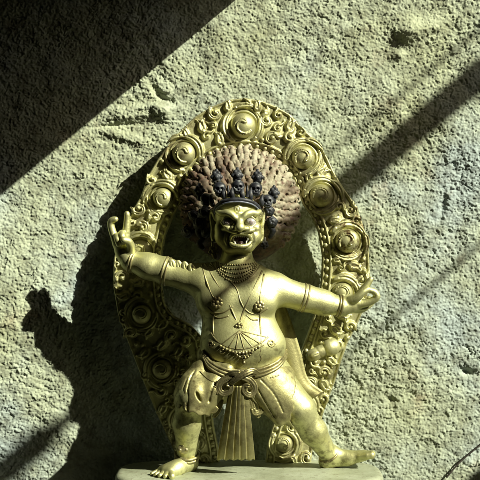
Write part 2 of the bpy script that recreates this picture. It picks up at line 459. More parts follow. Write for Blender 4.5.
# ---- pedestal
def pedestal():
    mb = MB(); n = 96; rings = []
    prof = [(0, 0), (3, -1.5), (4, -5), (3, -9), (-4, -12), (-8, -20), (-10, -34), (-4, -42), (4, -46), (6, -52)]
    def outline(o, z):
        pts = []
        for i in range(n):
            a = 2 * math.pi * i / n; c, s = math.cos(a), math.sin(a)
            e = 2 / 3.6
            pts.append((8.7 + (124 + o) * math.copysign(abs(c) ** e, c), -40 + (50 + o) * math.copysign(abs(s) ** e, s), z))
        return pts
    V = []
    for o, z in [(-60, .3), (-12, 0.05), (-3, 0)] + prof: V += outline(o if o > -50 else -48, BASEZ + z)
    m = 3 + len(prof); F = []
    for r in range(m - 1):
        for i in range(n):
            j = (i + 1) % n; F.append((r * n + i, (r + 1) * n + i, (r + 1) * n + j, r * n + j))
    F.append(tuple(range(n))); F.append(tuple((m - 1) * n + i for i in reversed(range(n))))
    mb.add((V, F)); return mb.build('pedestal', PED, root)
ped = pedestal()

# ---- body
B = []
B += [E(237, 299, -44, 40, 30, 21, k=6), E(218, 299, -58, 18, 15, 9, 8, k=9), E(258, 301, -58, 18, 15, 9, -6, k=9),
      C(237, 274, -45, 17, 205, 281, -42, 16, 8), C(237, 274, -45, 17, 272, 288, -42, 15.5, 8),
      C(237, 246, -47, 14, 237, 274, -46, 16, 6), E(239, 326, -45, 35, 24, 21, k=8), E(243, 345, -50, 41, 28, 27, k=10),
      E(246, 374, -44, 43, 22, 24, k=8)]
# arms
B += [C(203, 281, -42, 15.5, 166, 271, -38, 12.5, 6), C(166, 271, -38, 12.8, 148, 266, -36, 12.2, 5), C(150, 266.5, -36, 12.2, 130, 260.5, -33, 9.6, 5)]
B += [C(276, 290, -42, 15, 305, 298, -38, 12.5, 6), C(305, 298, -38, 12.6, 322, 302, -35, 11.8, 5), C(320, 302, -35, 11.8, 340, 306, -32, 9.4, 5)]
# legs
B += [C(222, 378, -48, 21, 192, 396, -64, 16, 8), C(190, 398, -64, 12.5, 187, 424, -56, 12.6, 5), C(187, 424, -56, 12.6, 187, 458, -44, 9.3, 5)]
B += [C(268, 383, -46, 26, 299, 408, -50, 15, 8), C(299, 409, -50, 14, 313, 431, -42, 12.6, 5), C(313, 431, -42, 12.6, 330, 456, -28, 8.2, 5)]
# foot on the left of the photo: heel near the aureole, toes to the lower left
b1 = base_py(-42)
B += [C(187, 458, -43, 9, 190, b1 - 6.5, -41, 7.5, 4), C(189, b1 - 8, -43, 8, 177, base_py(-56) - 6, -56, 7.2, 4), C(178, base_py(-56) - 6, -56, 7, 166, base_py(-63) - 4.6, -63, 5.6, 4), C(176, base_py(-58) - 6, -58, 6.5, 171, base_py(-67) - 4.4, -67, 5.2, 4), C(168, base_py(-58) - 5, -58, 5.5, 162, base_py(-58) - 4, -58, 4.6, 4)]
for i, (tx, td, r_) in enumerate([(172, -79, 3.1), (165.5, -76.5, 2.5), (160, -73, 2.4), (155.5, -68.5, 2.2), (152, -63, 2.0)]):
    mx, md = 171 - 2.6 * i, -66 + 1.9 * i
    B += [C(mx, base_py(md) - 4.2, md, 3.2 - .15 * i, (mx + tx) / 2, base_py((md + td) / 2) - 3.4, (md + td) / 2, r_, .8), C((mx + tx) / 2, base_py((md + td) / 2) - 3.4, (md + td) / 2, r_, tx, base_py(td) - r_ * .95, td, r_ * 1.02, .3)]
# foot on the right: toes lifted to the right
b2 = base_py(-26)
B += [C(330, 455, -28, 8.5, 326, b2 - 6, -25, 7, 4), C(327, b2 - 5.5, -25, 6.5, 348, b2 - 7.5, -29, 5.8, 4), C(334, 454, -28, 7, 350, 457, -30, 5.2, 5), C(348, 457.8, -29, 6.8, 364, 455.4, -33, 5.2, 3), C(350, 459, -25, 5.6, 363, 456.6, -25, 4.6, 3)]
for i, (dy, dd, l, r_) in enumerate([(.9, -6, 10.2, 4.0), (-.6, 0, 11.2, 3.3), (-.8, 5, 10.2, 3.0), (-.8, 9.4, 8.8, 2.8), (-.8, 13, 7, 2.6)]):
    B += [C(360, 456.2 + dy * .6, -31 + dd * .8, 3.2, 361 + l * .6, 454.6 + dy, -32 + dd, r_, 1.4), C(361 + l * .6, 454.6 + dy, -32 + dd, r_, 361 + l, 454.2 + dy, -32.5 + dd, r_ * .98, .4)]
# hand on the left of the photo: two fingers up, two folded under the thumb
B += [C(131, 261, -33, 8.6, 124, 250, -33, 7.6, 4), C(126, 255, -33, 6.5, 124.5, 241, -34, 5, 3), C(124, 256, -32, 6.5, 117.5, 244, -32, 4.8, 3), C(122, 252, -33, 6, 121, 243, -33, 4.6, 3)]
for f in ([(124.8, 242, -34, 4.1), (126.6, 228, -35.5, 3.4), (127.2, 220, -36, 3), (127, 213.5, -37.5, 2.5)],
          [(117.4, 245, -32, 4.2), (112.4, 231, -33, 3.4), (110.8, 223.5, -34, 3.0), (112.3, 220.2, -35.5, 2.8), (115.8, 219.2, -37, 2.4)],
          [(122.3, 242, -34, 3.9), (122, 233.5, -39, 3.3), (122.3, 236.5, -45, 3.0), (123, 242.5, -44, 2.6)],
          [(119.7, 243, -33, 3.8), (117.2, 236, -38, 3.2), (117.4, 239, -44, 2.9), (119, 244.8, -43, 2.5)]):
    B += sch(f, 1.0)
B += sch([(129, 255, -36, 4.6), (131, 247.5, -41, 3.8), (128.5, 241.5, -46, 3.3), (123.5, 240, -49, 2.7)], 1.2)
# hand on the right: raised index finger, thumb and middle finger closed to a ring
B += [C(341, 306.5, -32, 8.6, 350, 304.5, -31, 7.8, 4), C(347, 304, -32, 6.4, 357, 299.5, -32, 5, 3), C(346, 307, -31, 6.5, 357, 305.5, -31, 5, 3)]
for f in ([(356, 299, -32, 4.2), (362.5, 290.5, -33, 3.5), (367, 285, -33.5, 3.0), (371, 279, -34, 2.4)],
          [(356, 304, -32.5, 4.4), (366, 303, -34, 3.7), (374.5, 299.5, -36, 3.2), (377, 296, -37, 2.9), (374.5, 291.8, -38, 2.6), (369.5, 290, -39, 2.3)],
          [(355, 307, -30, 4.2), (365, 306.5, -27, 3.5), (371, 302.5, -24, 3.1), (369, 298.6, -22, 2.6)],
          [(353, 309, -28, 4.0), (361, 309.5, -24, 3.3), (366, 306.5, -21, 2.9), (364, 302.5, -19.5, 2.4)]):
    B += sch(f, 1.0)
B += sch([(350, 301, -36, 4.6), (357.5, 297.5, -39.5, 3.7), (363.5, 291.8, -40.5, 3.1), (368, 289.2, -39.8, 2.5)], 1.2)
# head
B += [E(237, 216, -48, 20.6, 24, 24, k=4), E(237.6, 232.5, -51, 20.2, 18, 21.5, k=5), E(223.3, 236, -60, 8.2, 10.5, 9.5, k=5), E(253, 236, -60, 8.2, 10.5, 9.5, k=5), E(220.5, 227, -61, 5, 5, 6.5, k=4), E(255.5, 227, -61, 5, 5, 6.5, k=4), E(230, 247, -62, 7, 6, 7, k=4), E(247, 247, -62, 7, 6, 7, k=4),
      E(239, 246.5, -65, 10.5, 5.2, 7, k=4), E(237, 207.5, -58, 17.5, 8.5, 13, k=4), E(222, 213, -54, 5, 9, 9, k=4), E(252.5, 213, -54, 5, 9, 9, k=4)]
B += [E(228, 222, -73.5, 7.2, 5.4, 3.6, k=2, op='s'), E(250.3, 222, -73.5, 7.2, 5.4, 3.6, k=2, op='s')]
# brows, nose, cheeks, lids, moustache curls
B += sch([(217.5, 211.5, -64, 1.8), (221.5, 213.5, -70, 1.9), (227, 212.6, -73.5, 2.1), (232, 214.5, -75, 2.0), (235.2, 218, -75.5, 1.7)], 2.6)
B += sch([(259.5, 211.5, -64, 1.8), (256.5, 213.5, -69, 1.9), (251, 212.6, -73, 2.1), (246, 214.5, -75, 2.0), (242.8, 218, -75.5, 1.7)], 2.6)
B += [C(239.3, 216.5, -73, 3, 240, 226.6, -79, 4.0, 2.5), E(234.3, 228.8, -75, 4.2, 3.4, 4.2, k=1.5), E(246, 228.8, -75, 4.2, 3.4, 4.2, k=1.5), E(240, 228, -79, 4.6, 4, 4.4, k=1.5)]
B += [E(236.6, 231.2, -79.5, 1.7, 1.1, 2, k=.5, op='s'), E(243.6, 231.2, -79.5, 1.7, 1.1, 2, k=.5, op='s')]
for sgn, cx in ((-1, 228), (1, 250.3)):
    B += sch([(cx - 6.6, 222.5, -68, .9), (cx - 3.4, 217.8, -72.4, .9), (cx + 1, 216.9, -73, .9), (cx + 5, 220, -71, .9)], .6)
    B += sch([(cx - 6.6, 222.5, -68, .9), (cx - 3, 226.6, -72.6, 1.1), (cx + 1.5, 226.9, -73, 1.1), (cx + 5.2, 223.6, -71, .9)], .6)
B += sch([(237, 232.4, -76, 1.3), (231.5, 231, -75.5, 1.8), (226.5, 229.2, -71.5, 1.7), (221.5, 229, -66.5, 1.2), (219.3, 226.6, -63.5, .9)], 1)
B += sch([(243.5, 232.4, -76, 1.3), (249.5, 231, -75, 1.8), (254, 229.4, -71, 1.6), (258, 229, -65.5, 1.1)], 1)
B += [E(240.5, 239.3, -74, 9.6, 5.9, 9, k=1.2, op='s')]
B += sch([(229.5, 241, -69, 1.2), (232.5, 235, -73, 1.5), (240.3, 233.2, -75.4, 1.8), (248.3, 235, -73, 1.5), (251.3, 241, -69, 1.2)], .8)
B += sch([(229.5, 241, -69, 1.2), (233, 245, -71.5, 1.6), (240.5, 246.3, -73.5, 1.8), (247.8, 245, -71.5, 1.6), (251.3, 241, -69, 1.2)], .8)
B += sch([(226.5, 233.5, -70, 1), (225.6, 240, -69, 1.2), (229, 247.3, -67.5, 1)], 1) + sch([(254, 233.5, -69, 1), (255, 240, -67.5, 1.2), (251.8, 247.3, -67, 1)], 1)
B += [E(237.6, 209.2, -70.8, 3.9, 5.2, 2.3, k=.5), E(237.6, 209.2, -73.6, 2.4, 3.6, 1.5, k=.3, op='s'), E(237.6, 209.2, -71.6, 1.6, 2.2, 1.5, k=.2)]
# ears with long pierced lobes
for sx, d in ((-1, -46), (1, -48)):
    X = (lambda v: 215.0 - v * .85) if sx < 0 else (lambda v: 259.6 + v * .85)
    B += sch([(X(-1), 219, d - 2, 2.2), (X(1.5), 212, d - 1, 2.3), (X(3.8), 213, d + 1, 2), (X(4), 220, d + 1, 1.8), (X(2.8), 227, d, 1.7), (X(3), 236, d, 1.7), (X(1.2), 241, d - 1, 1.8), (X(-1.2), 238, d - 1.5, 1.6), (X(-1.5), 228, d - 1.5, 1.6)], .8)
    B += [E(213.5 if sx < 0 else 261, 220, d + 3, 3, 7, 2, k=1)]
# navel
B += [E(243, 357, -78, 2.2, 1.6, 2.5, k=1, op='s')]
# wrinkle grooves at the armpits
for px, py in ((188, 272), (182, 271), (176, 270)):
    pass
SK = B
def front(px, py, prims=None, far=0.0):
    """depth of the first surface met when looking in along the photo's direction"""
    px = np.atleast_1d(np.asarray(px, float)); py = np.atleast_1d(np.asarray(py, float))
    ds = np.arange(-112, far, .6); prims = prims or SK
    k = (D + ds) / D
    pts = np.stack([(px[:, None] - 240) * k, np.broadcast_to(ds, (len(px), len(ds))), (240 - py[:, None]) * k], -1)
    v = sdf(prims, pts.reshape(-1, 3)).reshape(len(px), len(ds))
    hit = v < 0; i = hit.argmax(1); out = ds[i]; out[~hit.any(1)] = -30
    return out
def bx(x0, x1, y0, y1, d0, d1):
    return (np.array([x0 - 240, d0, 240 - y1], float), np.array([x1 - 240, d1, 240 - y0], float))
V, F = nets_fine(B, .85, [(*bx(203, 270, 194, 257, -90, -20), .42), (*bx(103, 136, 208, 262, -60, -15), .5), (*bx(344, 384, 272, 318, -60, -10), .5), (*bx(143, 180, 460, 486, -86, -50), .5), (*bx(355, 380, 445, 470, -45, -15), .5)])
body = mesh_obj('body', V, F, GOLD, root)

# eyes, mouth lining, teeth
for cx in (228, 250.3):
    v, f = ball(P(cx, 221.9, -69.2), 5.4, 20, 14); e = mesh_obj('eye', v, f, EYE, body)
    v, f = ball(P(cx + .3, 222.2, -73.6), 2.3, 16, 8, (1, .5, 1)); mesh_obj('iris', v, f, IRIS, body)
v, f = nets([E(240.5, 239.6, -65.5, 8.6, 5.6, 3.2)], .5); mesh_obj('mouth_lining', v, f, MOUTH, body)
v, f = nets(chain([(240.5, 242.2, -64, 3.2), (240.7, 243, -68, 3.0), (240.8, 244, -70.5, 2.0)], 1), .4); mesh_obj('tongue', v, f, simple('painted_tongue', (.022, .010, .007), (.045, .018, .013), .5), body)
tm = MB()
for i, tx in enumerate(np.linspace(234.5, 246.5, 7)):
    tm.add(ball(P(tx, 235.6 + .012 * (tx - 240.5) ** 2, -71.6 + .04 * (tx - 240.5) ** 2), 1.15, 8, 6, (.85, .7, 1.3)))
for i, tx in enumerate(np.linspace(236, 245, 5)):
    tm.add(ball(P(tx, 244.6, -70.2), .9, 8, 6, (.85, .7, 1.1)))
for tx, sg in ((233, 1), (248, -1)):
    tm.add(tube(smooth_path([P(tx, 235.6, -71), P(tx + .2 * sg, 238.6, -71.8), P(tx + .7 * sg, 241.6, -71.2)], 5), np.linspace(1.5, .25, 11)))
    tm.add(tube(smooth_path([P(tx + 1.9 * sg, 244.8, -70.5), P(tx + 1.8 * sg, 242.4, -71.5), P(tx + 1.5 * sg, 239.8, -71)], 5), np.linspace(1.2, .2, 11)))
tm.build('teeth', TOOTH, body)

# ---- hair: a raised dome of overlapping curled locks
HC = (240, 206); HR = 60
def dome_d(rr): return -2 - 30 * np.sqrt(np.clip(1 - (rr / 63) ** 2, 0, 1))
H = [E(240, 206, -4, 58, 58, 27, k=2)]
ring_specs = [(57, 32, 7.6), (50, 29, 7.6), (43, 25, 7.5), (36, 21, 7.3), (29, 17, 7.0), (22, 12, 6.6)]
for ri, (rr, n, ln) in enumerate(ring_specs):
    for i in range(n):
        a = R(-42 + 264 * (i + (.5 if ri % 2 else 0)) / n) + random.uniform(-.02, .02)
        if a > R(222): continue
        def at(r, da, up, ra):
            x = HC[0] + r * math.cos(a + da); y = HC[1] - r * math.sin(a + da)
            return (x, y, float(dome_d(min(r, 61))) - up, ra)
        sw = 1 if math.cos(a) > 0 else -1
        if abs(math.cos(a)) < .12: sw = random.choice((-1, 1))
        w_ = 3.5 * (ln / 7.6) * random.uniform(.9, 1.1); da = sw * random.uniform(1.4, 2.6) / rr; zj = random.uniform(-.6, .6); dr = random.uniform(-.8, .8)
        rq = rr + dr
        H += sch([at(rq - 9, -da * .6, -.3 + zj, w_ * .7), at(rq - 4.5, da * .4, 1.2 + zj, w_), at(rq - .5, da * 1.0, 2.4 + zj, w_ * .8), at(rq + 2.2, da * .4, 3.0 + zj, w_ * .5), at(rq + 2.6, -da * .9, 3.5 + zj, w_ * .34), at(rq + .8, -da * 1.3, 3.9 + zj, w_ * .26)], .22, n=2)
        H += sch([at(rq - 8, -da * 1.6, 1.0 + zj, .8), at(rq - 4, -da * .7, 2.9 + zj, 1.0), at(rq - .5, -da * .1, 4.0 + zj, .8)], .2, n=2)
        if (i + ri) % 2: H += [E(*at(rq + .6, -da * .9, 3.6 + zj, 0)[:3], 1.5, 1.5, 1.5, k=.15)]
H += [C(205, 190, -20, 10, 203, 235, -18, 9, 5), C(268, 190, -20, 10, 270, 234, -18, 9, 5)]
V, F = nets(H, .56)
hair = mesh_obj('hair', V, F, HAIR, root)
# dark side curls falling beside the ears
sc_m = []
for pts in ([(205, 208, -38, 3), (201, 216, -38, 3.5), (203, 224, -37, 3.2), (198, 231, -35, 3), (201, 237, -34, 2.4)],
            [(192, 231, -26, 2.2), (188, 235, -26, 3.0), (183, 233, -26, 2.2)],
            [(270, 226, -36, 2.8), (273, 231, -35, 2.6), (270, 237, -34, 2.0)],
            [(203, 240, -36, 2.4), (199, 244, -36, 2.8), (203, 248, -36, 2)]):
    q = smooth_path(np.array(pts), 3); V, F = nets(chain([tuple(a) for a in q], .8), .6); mesh_obj('side_curl', V, F, DARK, hair)

for (cx, cy, d, r) in ((204, 213, -40, 1.25), (199, 223.5, -37, 1.3), (206, 233, -38, 1.05), (269, 211, -40, 1.15), (272, 222, -37, 1.2), (193, 215, -31, 1.05), (186.5, 231, -27, 1.1)):
    pr = [E(cx, cy, d, 4.6 * r, 4.4 * r, 3.6 * r, k=.5)]
    for t0 in range(5):
        a = R(72 * t0 + cx); q = [(cx + r * (1.6 + 2.6 * u) * math.cos(a + 1.4 * u), cy + r * (1.6 + 2.6 * u) * math.sin(a + 1.4 * u), d - 3.2 * r + 2.2 * u * r, r * (1.5 - .4 * u)) for u in (0, .35, .7, 1)]
        pr += chain(q, .3)
    V, F = nets(pr, .5); mesh_obj('side_curl', V, F, SKULL if cx < 187 else DARK, hair)
# ---- crown of five skulls
cr = make_empty('crown', P(238, 200, -60)); cr.parent = root; cr.location = Vector(ORG['crown'] - ORG[root.name]) * S
pts = [P(214.6, 212, -52), P(217, 206, -62), P(224, 201.3, -70.5), P(237, 199.3, -73.5), P(250, 201.3, -70.5), P(257.5, 206, -62), P(260.5, 212, -52)]
v, f = tube(smooth_path(pts, 8), 1.9, 10); mesh_obj('headband', v, f, DARK, cr)
v, f = tube(smooth_path([p + np.array([0, -1.2, -2.2]) for p in pts], 8), .8, 8); mesh_obj('band_edge', v, f, simple('grey_blue_edge', (.08, .09, .12), (.2, .22, .27), .4), cr)
def skull_prims(cx, cy, d, s):
    g = lambda x, y, z: (cx + x * s, cy + y * s, d + z * s)
    pr = [E(*g(0, -1.5, 0), 6.2 * s, 5.6 * s, 5.8 * s, k=1), E(*g(0, 3.5, -2), 4.2 * s, 3.6 * s, 4 * s, k=1.5), E(*g(-2.6, 1.2, -4.2), 1.8 * s, 1.4 * s, 1.4 * s, k=.8), E(*g(2.6, 1.2, -4.2), 1.8 * s, 1.4 * s, 1.4 * s, k=.8)]
    pr += [E(*g(-2.3, -.6, -5.6), 1.7 * s, 1.6 * s, 2 * s, k=.4, op='s'), E(*g(2.3, -.6, -5.6), 1.7 * s, 1.6 * s, 2 * s, k=.4, op='s'), E(*g(0, 1.9, -6), .8 * s, 1 * s, 1.5 * s, k=.3, op='s'), E(*g(0, 4.6, -6), 2.6 * s, .6 * s, 1.6 * s, k=.2, op='s')]
    return pr
def finial_prims(cx, cy, d, s):
    pr = [E(cx, cy, d, 4.4 * s, 4.6 * s, 4 * s, k=.5), C(cx, cy + 3 * s, d, 2.4 * s, cx, cy + 8 * s, d, 2 * s, 1)]
    for a in range(0, 360, 60): pr.append(E(cx + 3.6 * s * math.cos(R(a)), cy + 3.6 * s * math.sin(R(a)), d - 1.5, 1.9 * s, 1.9 * s, 1.9 * s, k=.4))
    pr += [E(cx, cy, d - 3.6 * s, 2 * s, 2 * s, 1.6 * s, k=.3), E(cx, cy - 5.2 * s, d, 1.6 * s, 2.2 * s, 1.6 * s, k=.5)]
    return pr
for (sx, sy, sd, fx, fy, s) in ((206, 200, -50, 199.5, 190.5, .92), (219.5, 189.5, -61, 216.5, 177, 1.0), (238, 187.5, -65, 237.3, 175.5, 1.0), (255.5, 189.5, -61, 257.5, 177.3, 1.0), (267.5, 201.5, -50, 274, 193, .95)):
    s *= 1.02
    V, F = nets(skull_prims(sx, sy, sd, s), .45); sk = mesh_obj('skull', V, F, SKULL, cr)
    V, F = nets(finial_prims(fx, fy, sd + 4, s * 1.12), .5); mesh_obj('finial', V, F, DARK, cr)
# pale leaf points between the skulls
for (x0, y0, x1, y1, d) in ((229, 197, 228, 185, -69), (247, 197, 247.5, 185, -69)):
    v, f = tube(smooth_path([P(x0, y0, d), P((x0 + x1) / 2, (y0 + y1) / 2, d - 1.5), P(x1, y1, d)], 5), [1.9 - .16 * i for i in range(11)], 8, flat=.5)
    mesh_obj('crown_leaf', v, f, SKULL, cr)
for (x0, y0, x1, y1, d) in ((213, 206, 211, 194, -57), (225, 200, 224.5, 187, -66), (233, 199, 232.5, 187, -69), (243, 199, 243, 187, -69), (251, 200, 251.5, 187, -66), (262, 206, 263, 194, -57)):
    v, f = tube(smooth_path([P(x0, y0, d), P(x0 + (x1 - x0) * .4 - 1, (y0 + y1) / 2, d - 2), P(x1, y1, d + 1)], 5), [1.6, 2.0, 2.3, 2.5, 2.5, 2.4, 2.1, 1.7, 1.3, .8, .3], 8, flat=.6)
    mesh_obj('crown_leaf', v, f, DARK, cr)

# ---- earrings
def flower(px, py, d, r, n=6, depth=1.2):
    pr = [E(px, py, d - .6, r * .36, r * .36, r * .34, k=.3)]
    for i in range(n):
        a = 2 * math.pi * i / n + .3
        pr.append(E(px + r * .66 * math.cos(a), py + r * .66 * math.sin(a), d, r * .36, r * .36, r * .32, k=.25))
    pr.append(E(px, py, d + .8, r * .8, r * .8, .9, k=.3)); return pr
V, F = nets(flower(213.5, 251, -50, 5.2, 5) + [C(212, 242, -48, 1, 213, 249, -49, 1.2, .5), E(214.5, 256, -50, 2.2, 3.2, 1.8, 20, k=.8)], .45); mesh_obj('earring', V, F, GOLDJ, root)
V, F = nets(flower(264.5, 245, -47, 4.4, 5) + [C(265, 238, -46, 1, 264.6, 243, -47, 1.2, .5)], .45); mesh_obj('earring', V, F, DARK, root)

# ---- jewellery laid on the body
def on(pts, r, lift=-.3, n=8, seg=7):
    q = smooth_path(np.array([(a, b, 0) for a, b in pts]), n)
    d = front(q[:, 0], q[:, 1])
    if len(d) > 4: d = np.convolve(np.pad(d, 2, mode='edge'), np.ones(5) / 5, 'valid')
    path = np.array([P(a, b, c - lift) for a, b, c in zip(q[:, 0], q[:, 1], d)])
    return tube(path, r, seg)
def beads_on(pts, r, gap, lift=.3):
    q = smooth_path(np.array([(a, b, 0) for a, b in pts]), 12)
    L = np.concatenate([[0], np.cumsum(np.linalg.norm(np.diff(q, axis=0), axis=1))])
    t = np.arange(gap / 2, L[-1], gap); x = np.interp(t, L, q[:, 0]); y = np.interp(t, L, q[:, 1]); d = front(x, y)
    m = MB()
    for a, b, c in zip(x, y, d): m.add(ball(P(a, b, c - lift), r, 8, 6))
    return np.concatenate(m.V), m.F
nk = MB()       # the netted collar
for i, s in enumerate((0, .25, .5, .75, 1.0)):
    y = lambda t: 262 + (3 + 17 * s) * (1 - ((t - 236) / 24) ** 2) + .0 * t
    xs = np.linspace(236 - 21 + 1 * s, 236 + 21 - 1 * s, 9)
    nk.add(beads_on([(x, y(x)) for x in xs], 1.05, 2.3, .0))
nk.add(on([(211, 263), (222, 276), (236, 283.5), (250, 277), (260, 266)], .9))
nk.build('collar', GOLDJ, body)
ch = MB()
for p in ([(202, 265), (206, 280), (212, 295), (216, 300)], [(205, 264), (216, 282), (228, 302), (237, 322)], [(210, 265), (226, 277), (236, 288), (240, 300), (244, 308)],
          [(262, 271), (252, 292), (244, 310), (240, 322)], [(264, 274), (261, 290), (259.5, 301)], [(259.5, 311), (260, 325), (261, 342), (260, 352)],
          [(216, 307), (213, 322), (214, 336)], [(207, 306), (214, 312), (224, 312), (233, 306)], [(210, 313), (219, 318), (229, 316)],
          [(244, 308), (250, 313), (258, 314), (268, 308)], [(246, 315), (252, 320), (258, 320)]):
    ch.add(on(p, 1.0))
ch.build('body_chain', GOLDJ, body)
fe = MB()
fe.add(on([(211, 333), (217, 341), (228, 347), (240, 349), (252, 347), (262, 342), (268, 337)], 1.0)); fe.add(beads_on([(219, 345), (229, 350.5), (240, 353), (251, 351), (259, 347)], 1.5, 3.4))
for a in ((222, 344), (229, 347), (236, 349), (244, 349), (252, 347), (259, 343), (266, 337)): fe.add(on([(239, 331), ((239 + a[0]) / 2, (331 + a[1]) / 2), a], .7, .1))
for c in ((271, 343, 4.2), (211, 344, 3.6), (222, 351, 2.6)):
    fe.add(on([(c[0] + c[2] * (1 - t * .75) * math.cos(t * 9), c[1] + c[2] * (1 - t * .75) * math.sin(t * 9)) for t in np.linspace(0, 1, 12)], .9, .1, n=3))
fe.add(on([(264, 345), (258, 350), (261, 358), (259, 362)], .8)); fe.add(beads_on([(243, 355), (243.5, 359), (244, 364)], 1.7, 3))
fe.add(beads_on([(234, 352), (240, 357), (247, 357), (252, 352)], 1.4, 2.9))
fe.build('belly_festoon', GOLDJ, body)
for (x, y, r) in ((217, 302.5, 6.2), (259.3, 306, 5.6), (239, 327, 4.6), (243.5, 353, 4)):
    V, F = nets(flower(x, y, float(front(x, y)[0]) + .2, r, 8 if r > 5 else 6), .42); mesh_obj('rosette', V, F, GOLDJ, body)

# ---- arm rings, wrist rings, ankle rings
def ring_on(ax0, ax1, t, rad, tr, name, m, n=1, gap=2.6, extra=None, parent=body):
    a = P(*ax0); b = P(*ax1); ax = (b - a) / np.linalg.norm(b - a); c = a + (b - a) * t
    u = np.cross(ax, [0, 1, 0]); u /= np.linalg.norm(u); v = np.cross(ax, u); mb = MB()
    for i in range(n):
        cc = c + ax * gap * (i - (n - 1) / 2)
        mb.add(tube([cc + rad * (math.cos(s) * u + math.sin(s) * v) for s in np.linspace(0, 2 * math.pi, 48, endpoint=False)], tr, 8, True))
    if extra:
        for i in range(extra):
            s = 2 * math.pi * i / extra; mb.add(ball(c + ax * (gap * (n - 1) / 2 + tr * 1.6) + (rad - .3) * (math.cos(s) * u + math.sin(s) * v), 1.5, 8, 6))
    return mb.build(name, m, parent)
ring_on((203, 281, -42), (166, 271, -38), .99, 13.4, 1.3, 'armlet', GOLDJ, 2, 3.2)
ring_on((276, 290, -42), (305, 298, -38), .95, 13.2, 1.3, 'armlet', GOLDJ, 2, 3.4)
ring_on((150, 267, -36), (130, 261, -33), .88, 10.2, 1.2, 'bracelet', GOLDJ, 2, 2.4)
ring_on((320, 302, -35), (340, 306, -32), .95, 10.0, 1.2, 'bracelet', GOLDJ, 2, 2.6, )
ring_on((187, 424, -56), (187, 458, -44), .93, 10.9, 1.5, 'anklet', GOLDJ, 2, 3.0)
ring_on((313, 432, -42), (330, 456, -28), .93, 10.0, 1.3, 'anklet', GOLDJ, 1)
# leaf on the shin ring, creases of a sleeve-like ornament on the upper arm
V, F = nets([E(183, 449, -58.5, 5.5, 5, 1.6, k=.5)] + [E(180 + 3.2 * i, 450 - 4 * (1 - abs(i - 1)), -59.5, 1.5, 1.5, 1.2, k=.3) for i in range(3)], .45); mesh_obj('anklet_leaf', V, F, GOLDJ, body)
def petal(px, py, rx, rz, rot):
    d = float(front(px, py)[0]); V, F = nets([E(px, py, d + .7, rx, rz, 1.5, rot, k=.3), E(px, py, d - .9, .5, rz * .75, .9, rot, k=.5, op='s')], .5)
    mesh_obj('armlet_leaf', V, F, GOLD, body)
for px, py, rot in ((172.5, 266, 12), (179, 266.8, 12), (185.5, 268, 12), (192, 270, 14)): petal(px, py, 3.9, 6.8, rot)

# ---- cloth round hips and thighs
K = [E(246, 377, -44, 45, 20, 27, k=6), C(222, 380, -48, 22.5, 196, 394, -63, 17.5, 8), C(196, 393, -63, 17.2, 193, 410, -64, 17, 4), C(266, 384, -46, 28.3, 297, 408, -50, 19.2, 8)]
K += [E(245, 351, -50, 60, 14, 60, k=3, op='s')]
# hem cuts: under the folded knee and at the other knee
def halfspace(pt, nrm, k=1.5):
    nrm = np.asarray(nrm, float) / np.linalg.norm(nrm); pt = np.asarray(pt, float)
    return Prim(lambda p: (pt - p) @ nrm, pt, 400, k, 's')
K += [C(262, 394, -62, 9, 279, 421, -62, 5, 7), C(270, 398, -60, 9, 284, 414, -62, 6, 6)]
hr = P(292, 405, -50)
K += [Prim(lambda p: -((p - hr) @ np.array([.993, 0, -.119]) + .9 * np.sin(p[:, 2] * .33) + .5 * np.sin(p[:, 2] * .8)) * .85, hr, 400, .6, 's')]
# the drape over the bent knee: folds falling to the left, a ragged hem above the shin
for pts in ([(203, 364, -60, 6), (190, 380, -64, 6), (183, 394, -64, 6), (181, 408, -63, 5)], [(196, 368, -55, 5), (184, 386, -54, 5), (178, 406, -53, 4)], [(216, 378, -66, 7), (213, 390, -70, 7), (209, 403, -70, 6)]):
    K += chain(pts, 7)
hm = P(193, 409.5, -60)
K += [Prim(lambda p: (-(p - hm) @ (np.array([-.30, 0, -1]) / 1.044) + .9 * np.sin(p[:, 0] * .62)) * .85, hm, 400, .8, 's')]
K += [C(207, 361, -50, 8, 224, 371, -60, 8, 4), C(205, 354, -49, 8, 214, 364, -59, 8, 4), C(214, 363, -60, 7, 228, 369, -68, 6, 4)]
K0 = list(K)
for pts, r0 in (([(195, 370), (189, 382), (187, 396), (187, 411)], 1.3), ([(187, 378), (182.5, 392), (182, 410)], 1.2), ([(216, 381), (211, 392), (209, 402)], 1.1), ([(261, 380), (274, 394), (283, 412)], .55), ([(257, 388), (265, 402), (275, 418)], .6)):
    q = smooth_path(np.array([(a, b, 0) for a, b in pts]), 5); dq = front(q[:, 0], q[:, 1], K0)
    K += chain([(a, b, c - .2, .5 + (r0 - .5) * t) for a, b, c, t in zip(q[:, 0], q[:, 1], dq, np.linspace(0, 1, len(q)))], .9, 's')
df = float(front(198.5, 397, K0)[0])
K += [E(198.5, 397, df, 1.5, 5.4, 3.5, 26, k=.5, op='s')]
V, F = nets(K, .75); loin = mesh_obj('hip_cloth', V, F, CLOTH, root)
BK = B + [q for q in K if q.op == 'u']
def onk(pts, r, lift=.3, n=8):
    q = smooth_path(np.array([(a, b, 0) for a, b in pts]), n); d = front(q[:, 0], q[:, 1], K)
    d = np.convolve(np.pad(d, 2, mode='edge'), np.ones(5) / 5, 'valid')
    return tube(np.array([P(a, b, c - lift) for a, b, c in zip(q[:, 0], q[:, 1], d)]), r, 7)
for p in ([(200, 371), (208, 379), (217, 383)], [(214, 386), (218, 389), (217, 394)],
          [(266, 372), (276, 369), (287, 361)], [(270, 378), (279, 375)]):
    v, f = onk(p, .75); mesh_obj('cloth_embroidery', v, f, GOLDJ, loin)
bl = MB()
sash = [(203, 352), (210, 363), (224, 370.5), (241, 372.5), (260, 370.5), (277, 363), (286, 352)]
